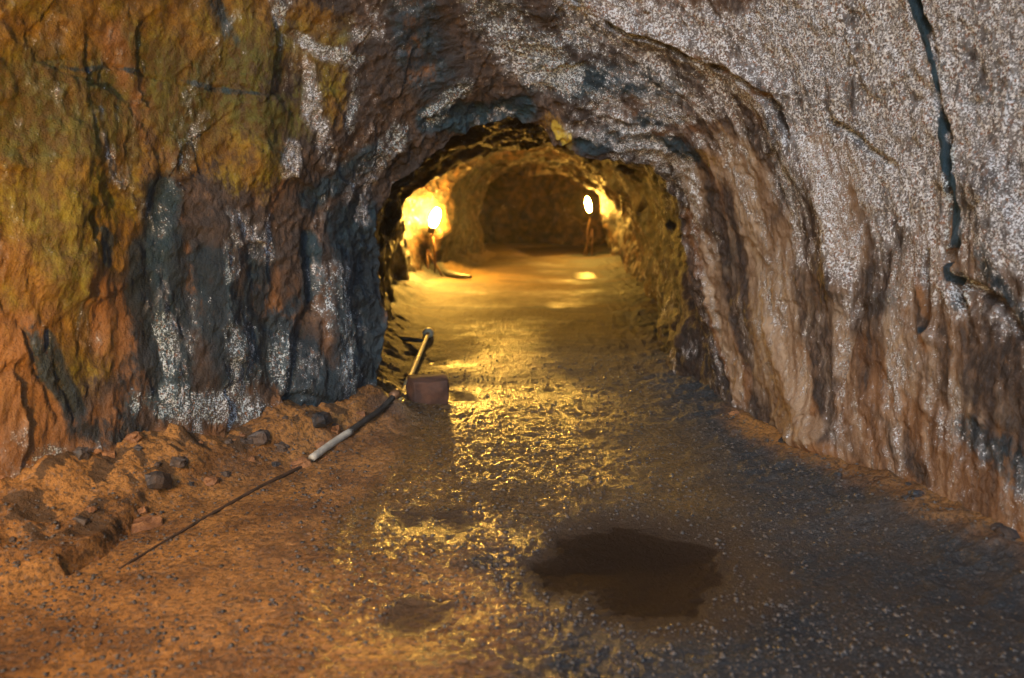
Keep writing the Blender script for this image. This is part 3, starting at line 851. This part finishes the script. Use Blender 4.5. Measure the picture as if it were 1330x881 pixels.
o['label'] = "squared reddish brown block standing on the floor beside the pipe's bend"; o['category'] = "block"

# ------------------------------------------------------------------ loose stones
def stone_mesh(name, seed, mat):
    A, F = rough_box(1, 0.8, 0.6, seed, 4, 0.30, 0.5)
    me = bpy.data.meshes.new(name)
    me.from_pydata([tuple(v) for v in A], [], F)
    me.materials.append(mat)
    return me
SM = [stone_mesh("stone", s, m) for s, m in ((11, STONE), (23, STONE), (37, STONE), (41, RUST_STONE), (53, RUST_STONE))]
rnd = random.Random(4)
def put_stone(px, py, size, k, label, group, z=0.12):
    q = onfloor(px, py, z)
    o = bpy.data.objects.new("loose_stone", SM[k])
    C.objects.link(o)
    o.location = (q[0], q[1], floor_z(q[0], q[1]) - size * 0.10)
    o.rotation_euler = (rnd.uniform(-.4, .4), rnd.uniform(-.4, .4), rnd.uniform(0, 6.3))
    o.scale = (size, size * rnd.uniform(.75, 1.1), size * rnd.uniform(.7, 1.1))
    o['label'] = label; o['category'] = "stone"; o['group'] = group
for n in range(50):
    px = rnd.uniform(0, 470)
    foot = 640 - 95 * px / 470
    edge = np.interp(px, [0, 80, 180, 215, 330, 470], [775, 745, 675, 640, 598, 560])
    edge = min(edge, 620 - (px - 360) * 0.6 - 16) if px > 300 else edge
    py = rnd.uniform(foot, edge) if n % 4 else rnd.uniform(foot - 5, foot + 20)
    put_stone(px, py, rnd.choice((.03, .04, .05, .06, .08, .11)) * rnd.uniform(.8, 1.2), rnd.choice((0, 1, 3, 4, 4, 3)),
              "rough stone half buried in the orange rubble at the foot of the left wall", "loose stones on the left rubble bank")
for n in range(22):
    t = rnd.random()
    px = 945 + 385 * t; py = 545 + 170 * t + rnd.uniform(-8, 28)
    put_stone(px, py, rnd.choice((.04, .05, .06, .09, .12)) * rnd.uniform(.8, 1.2), rnd.choice((0, 1, 2, 3, 4)),
              "rough stone lying at the foot of the right wall", "loose stones below the right wall", 0.03)

# gravel: thousands of small pebbles, one object
def gravel():
    rng = np.random.default_rng(9)
    n = 34000
    Y = 2.1 * np.exp(rng.random(n) * math.log(7.5 / 2.1))
    X = rng.uniform(-1, 1, n) * 0.72 * Y
    P = np.stack([X, Y, 0 * X], -1)
    keep = fbm(P, 1.6, 3, 501) + 0.25 * rng.random(n) + 0.10 * (X > 0.2) > 0.55
    X, Y = X[keep], Y[keep]
    z, mnn, ib, l, r = floor_height(X[None], Y[None])
    ok = ((mnn > 0.02) & (X > l + 0.1) & (X < r - 0.05))[0]
    X, Y, Z = X[ok], Y[ok], z[0][ok]
    n = len(X)
    base = np.array([(1, 0, 0), (-1, 0, 0), (0, 1, 0), (0, -1, 0), (0, 0, 1), (0, 0, -1)], float)
    tri = np.array([(0, 2, 4), (2, 1, 4), (1, 3, 4), (3, 0, 4), (2, 0, 5), (1, 2, 5), (3, 1, 5), (0, 3, 5)])
    s = 0.0025 + 0.011 * rng.random(n) ** 5
    V = base[None] * s[:, None, None] * (0.6 + 0.7 * rng.random((n, 6, 1))) * np.array([1.2, 1.0, 0.7])
    a = rng.random(n) * 6.28
    ca, sa = np.cos(a)[:, None], np.sin(a)[:, None]
    x = V[..., 0] * ca - V[..., 1] * sa; y = V[..., 0] * sa + V[..., 1] * ca
    V = np.stack([x + X[:, None], y + Y[:, None], V[..., 2] + Z[:, None] + s[:, None] * 0.2], -1).reshape(-1, 3)
    F = (tri[None] + 6 * np.arange(n)[:, None, None]).reshape(-1, 3)
    return V, F
V, F = gravel()
me = bpy.data.meshes.new("gravel")
me.vertices.add(len(V)); me.vertices.foreach_set("co", V.reshape(-1).astype(np.float32))
me.loops.add(len(F) * 3); me.loops.foreach_set("vertex_index", F.reshape(-1).astype(np.int32))
me.polygons.add(len(F)); me.polygons.foreach_set("loop_start", np.arange(0, len(F) * 3, 3, dtype=np.int32))
me.update(calc_edges=True)
me.materials.append(simple_material("pebble", (0.02, 0.023, 0.027), (0.11, 0.09, 0.075), 40, 0.4, 0.002))
o = bpy.data.objects.new("gravel", me); C.objects.link(o)
o['kind'] = 'stuff'; o['label'] = "small wet gravel scattered over the cave floor"; o['category'] = "gravel"

# faint dusty air
b = [(x, y, z) for z in (-2.2, 13.6) for y in (-63, 28) for x in (-63, 63)]
hm = bpy.data.materials.new("dusty_air"); hm.use_nodes = True
ht = hm.node_tree; ht.nodes.remove(ht.nodes["Principled BSDF"])
hv = ht.nodes.new("ShaderNodeVolumePrincipled")
hv.inputs['Color'].default_value = (0.9, 0.9, 0.9, 1)
hv.inputs['Density'].default_value = 0.0012
ht.links.new(hv.outputs[0], ht.nodes["Material Output"].inputs['Volume'])
o = mesh_object("haze", b, [(0, 2, 3, 1), (4, 5, 7, 6), (0, 1, 5, 4), (2, 6, 7, 3), (0, 4, 6, 2), (1, 3, 7, 5)], hm, smooth=False)
o['kind'] = 'stuff'; o['label'] = "thin dusty air glowing softly round the lamps"; o['category'] = "haze"
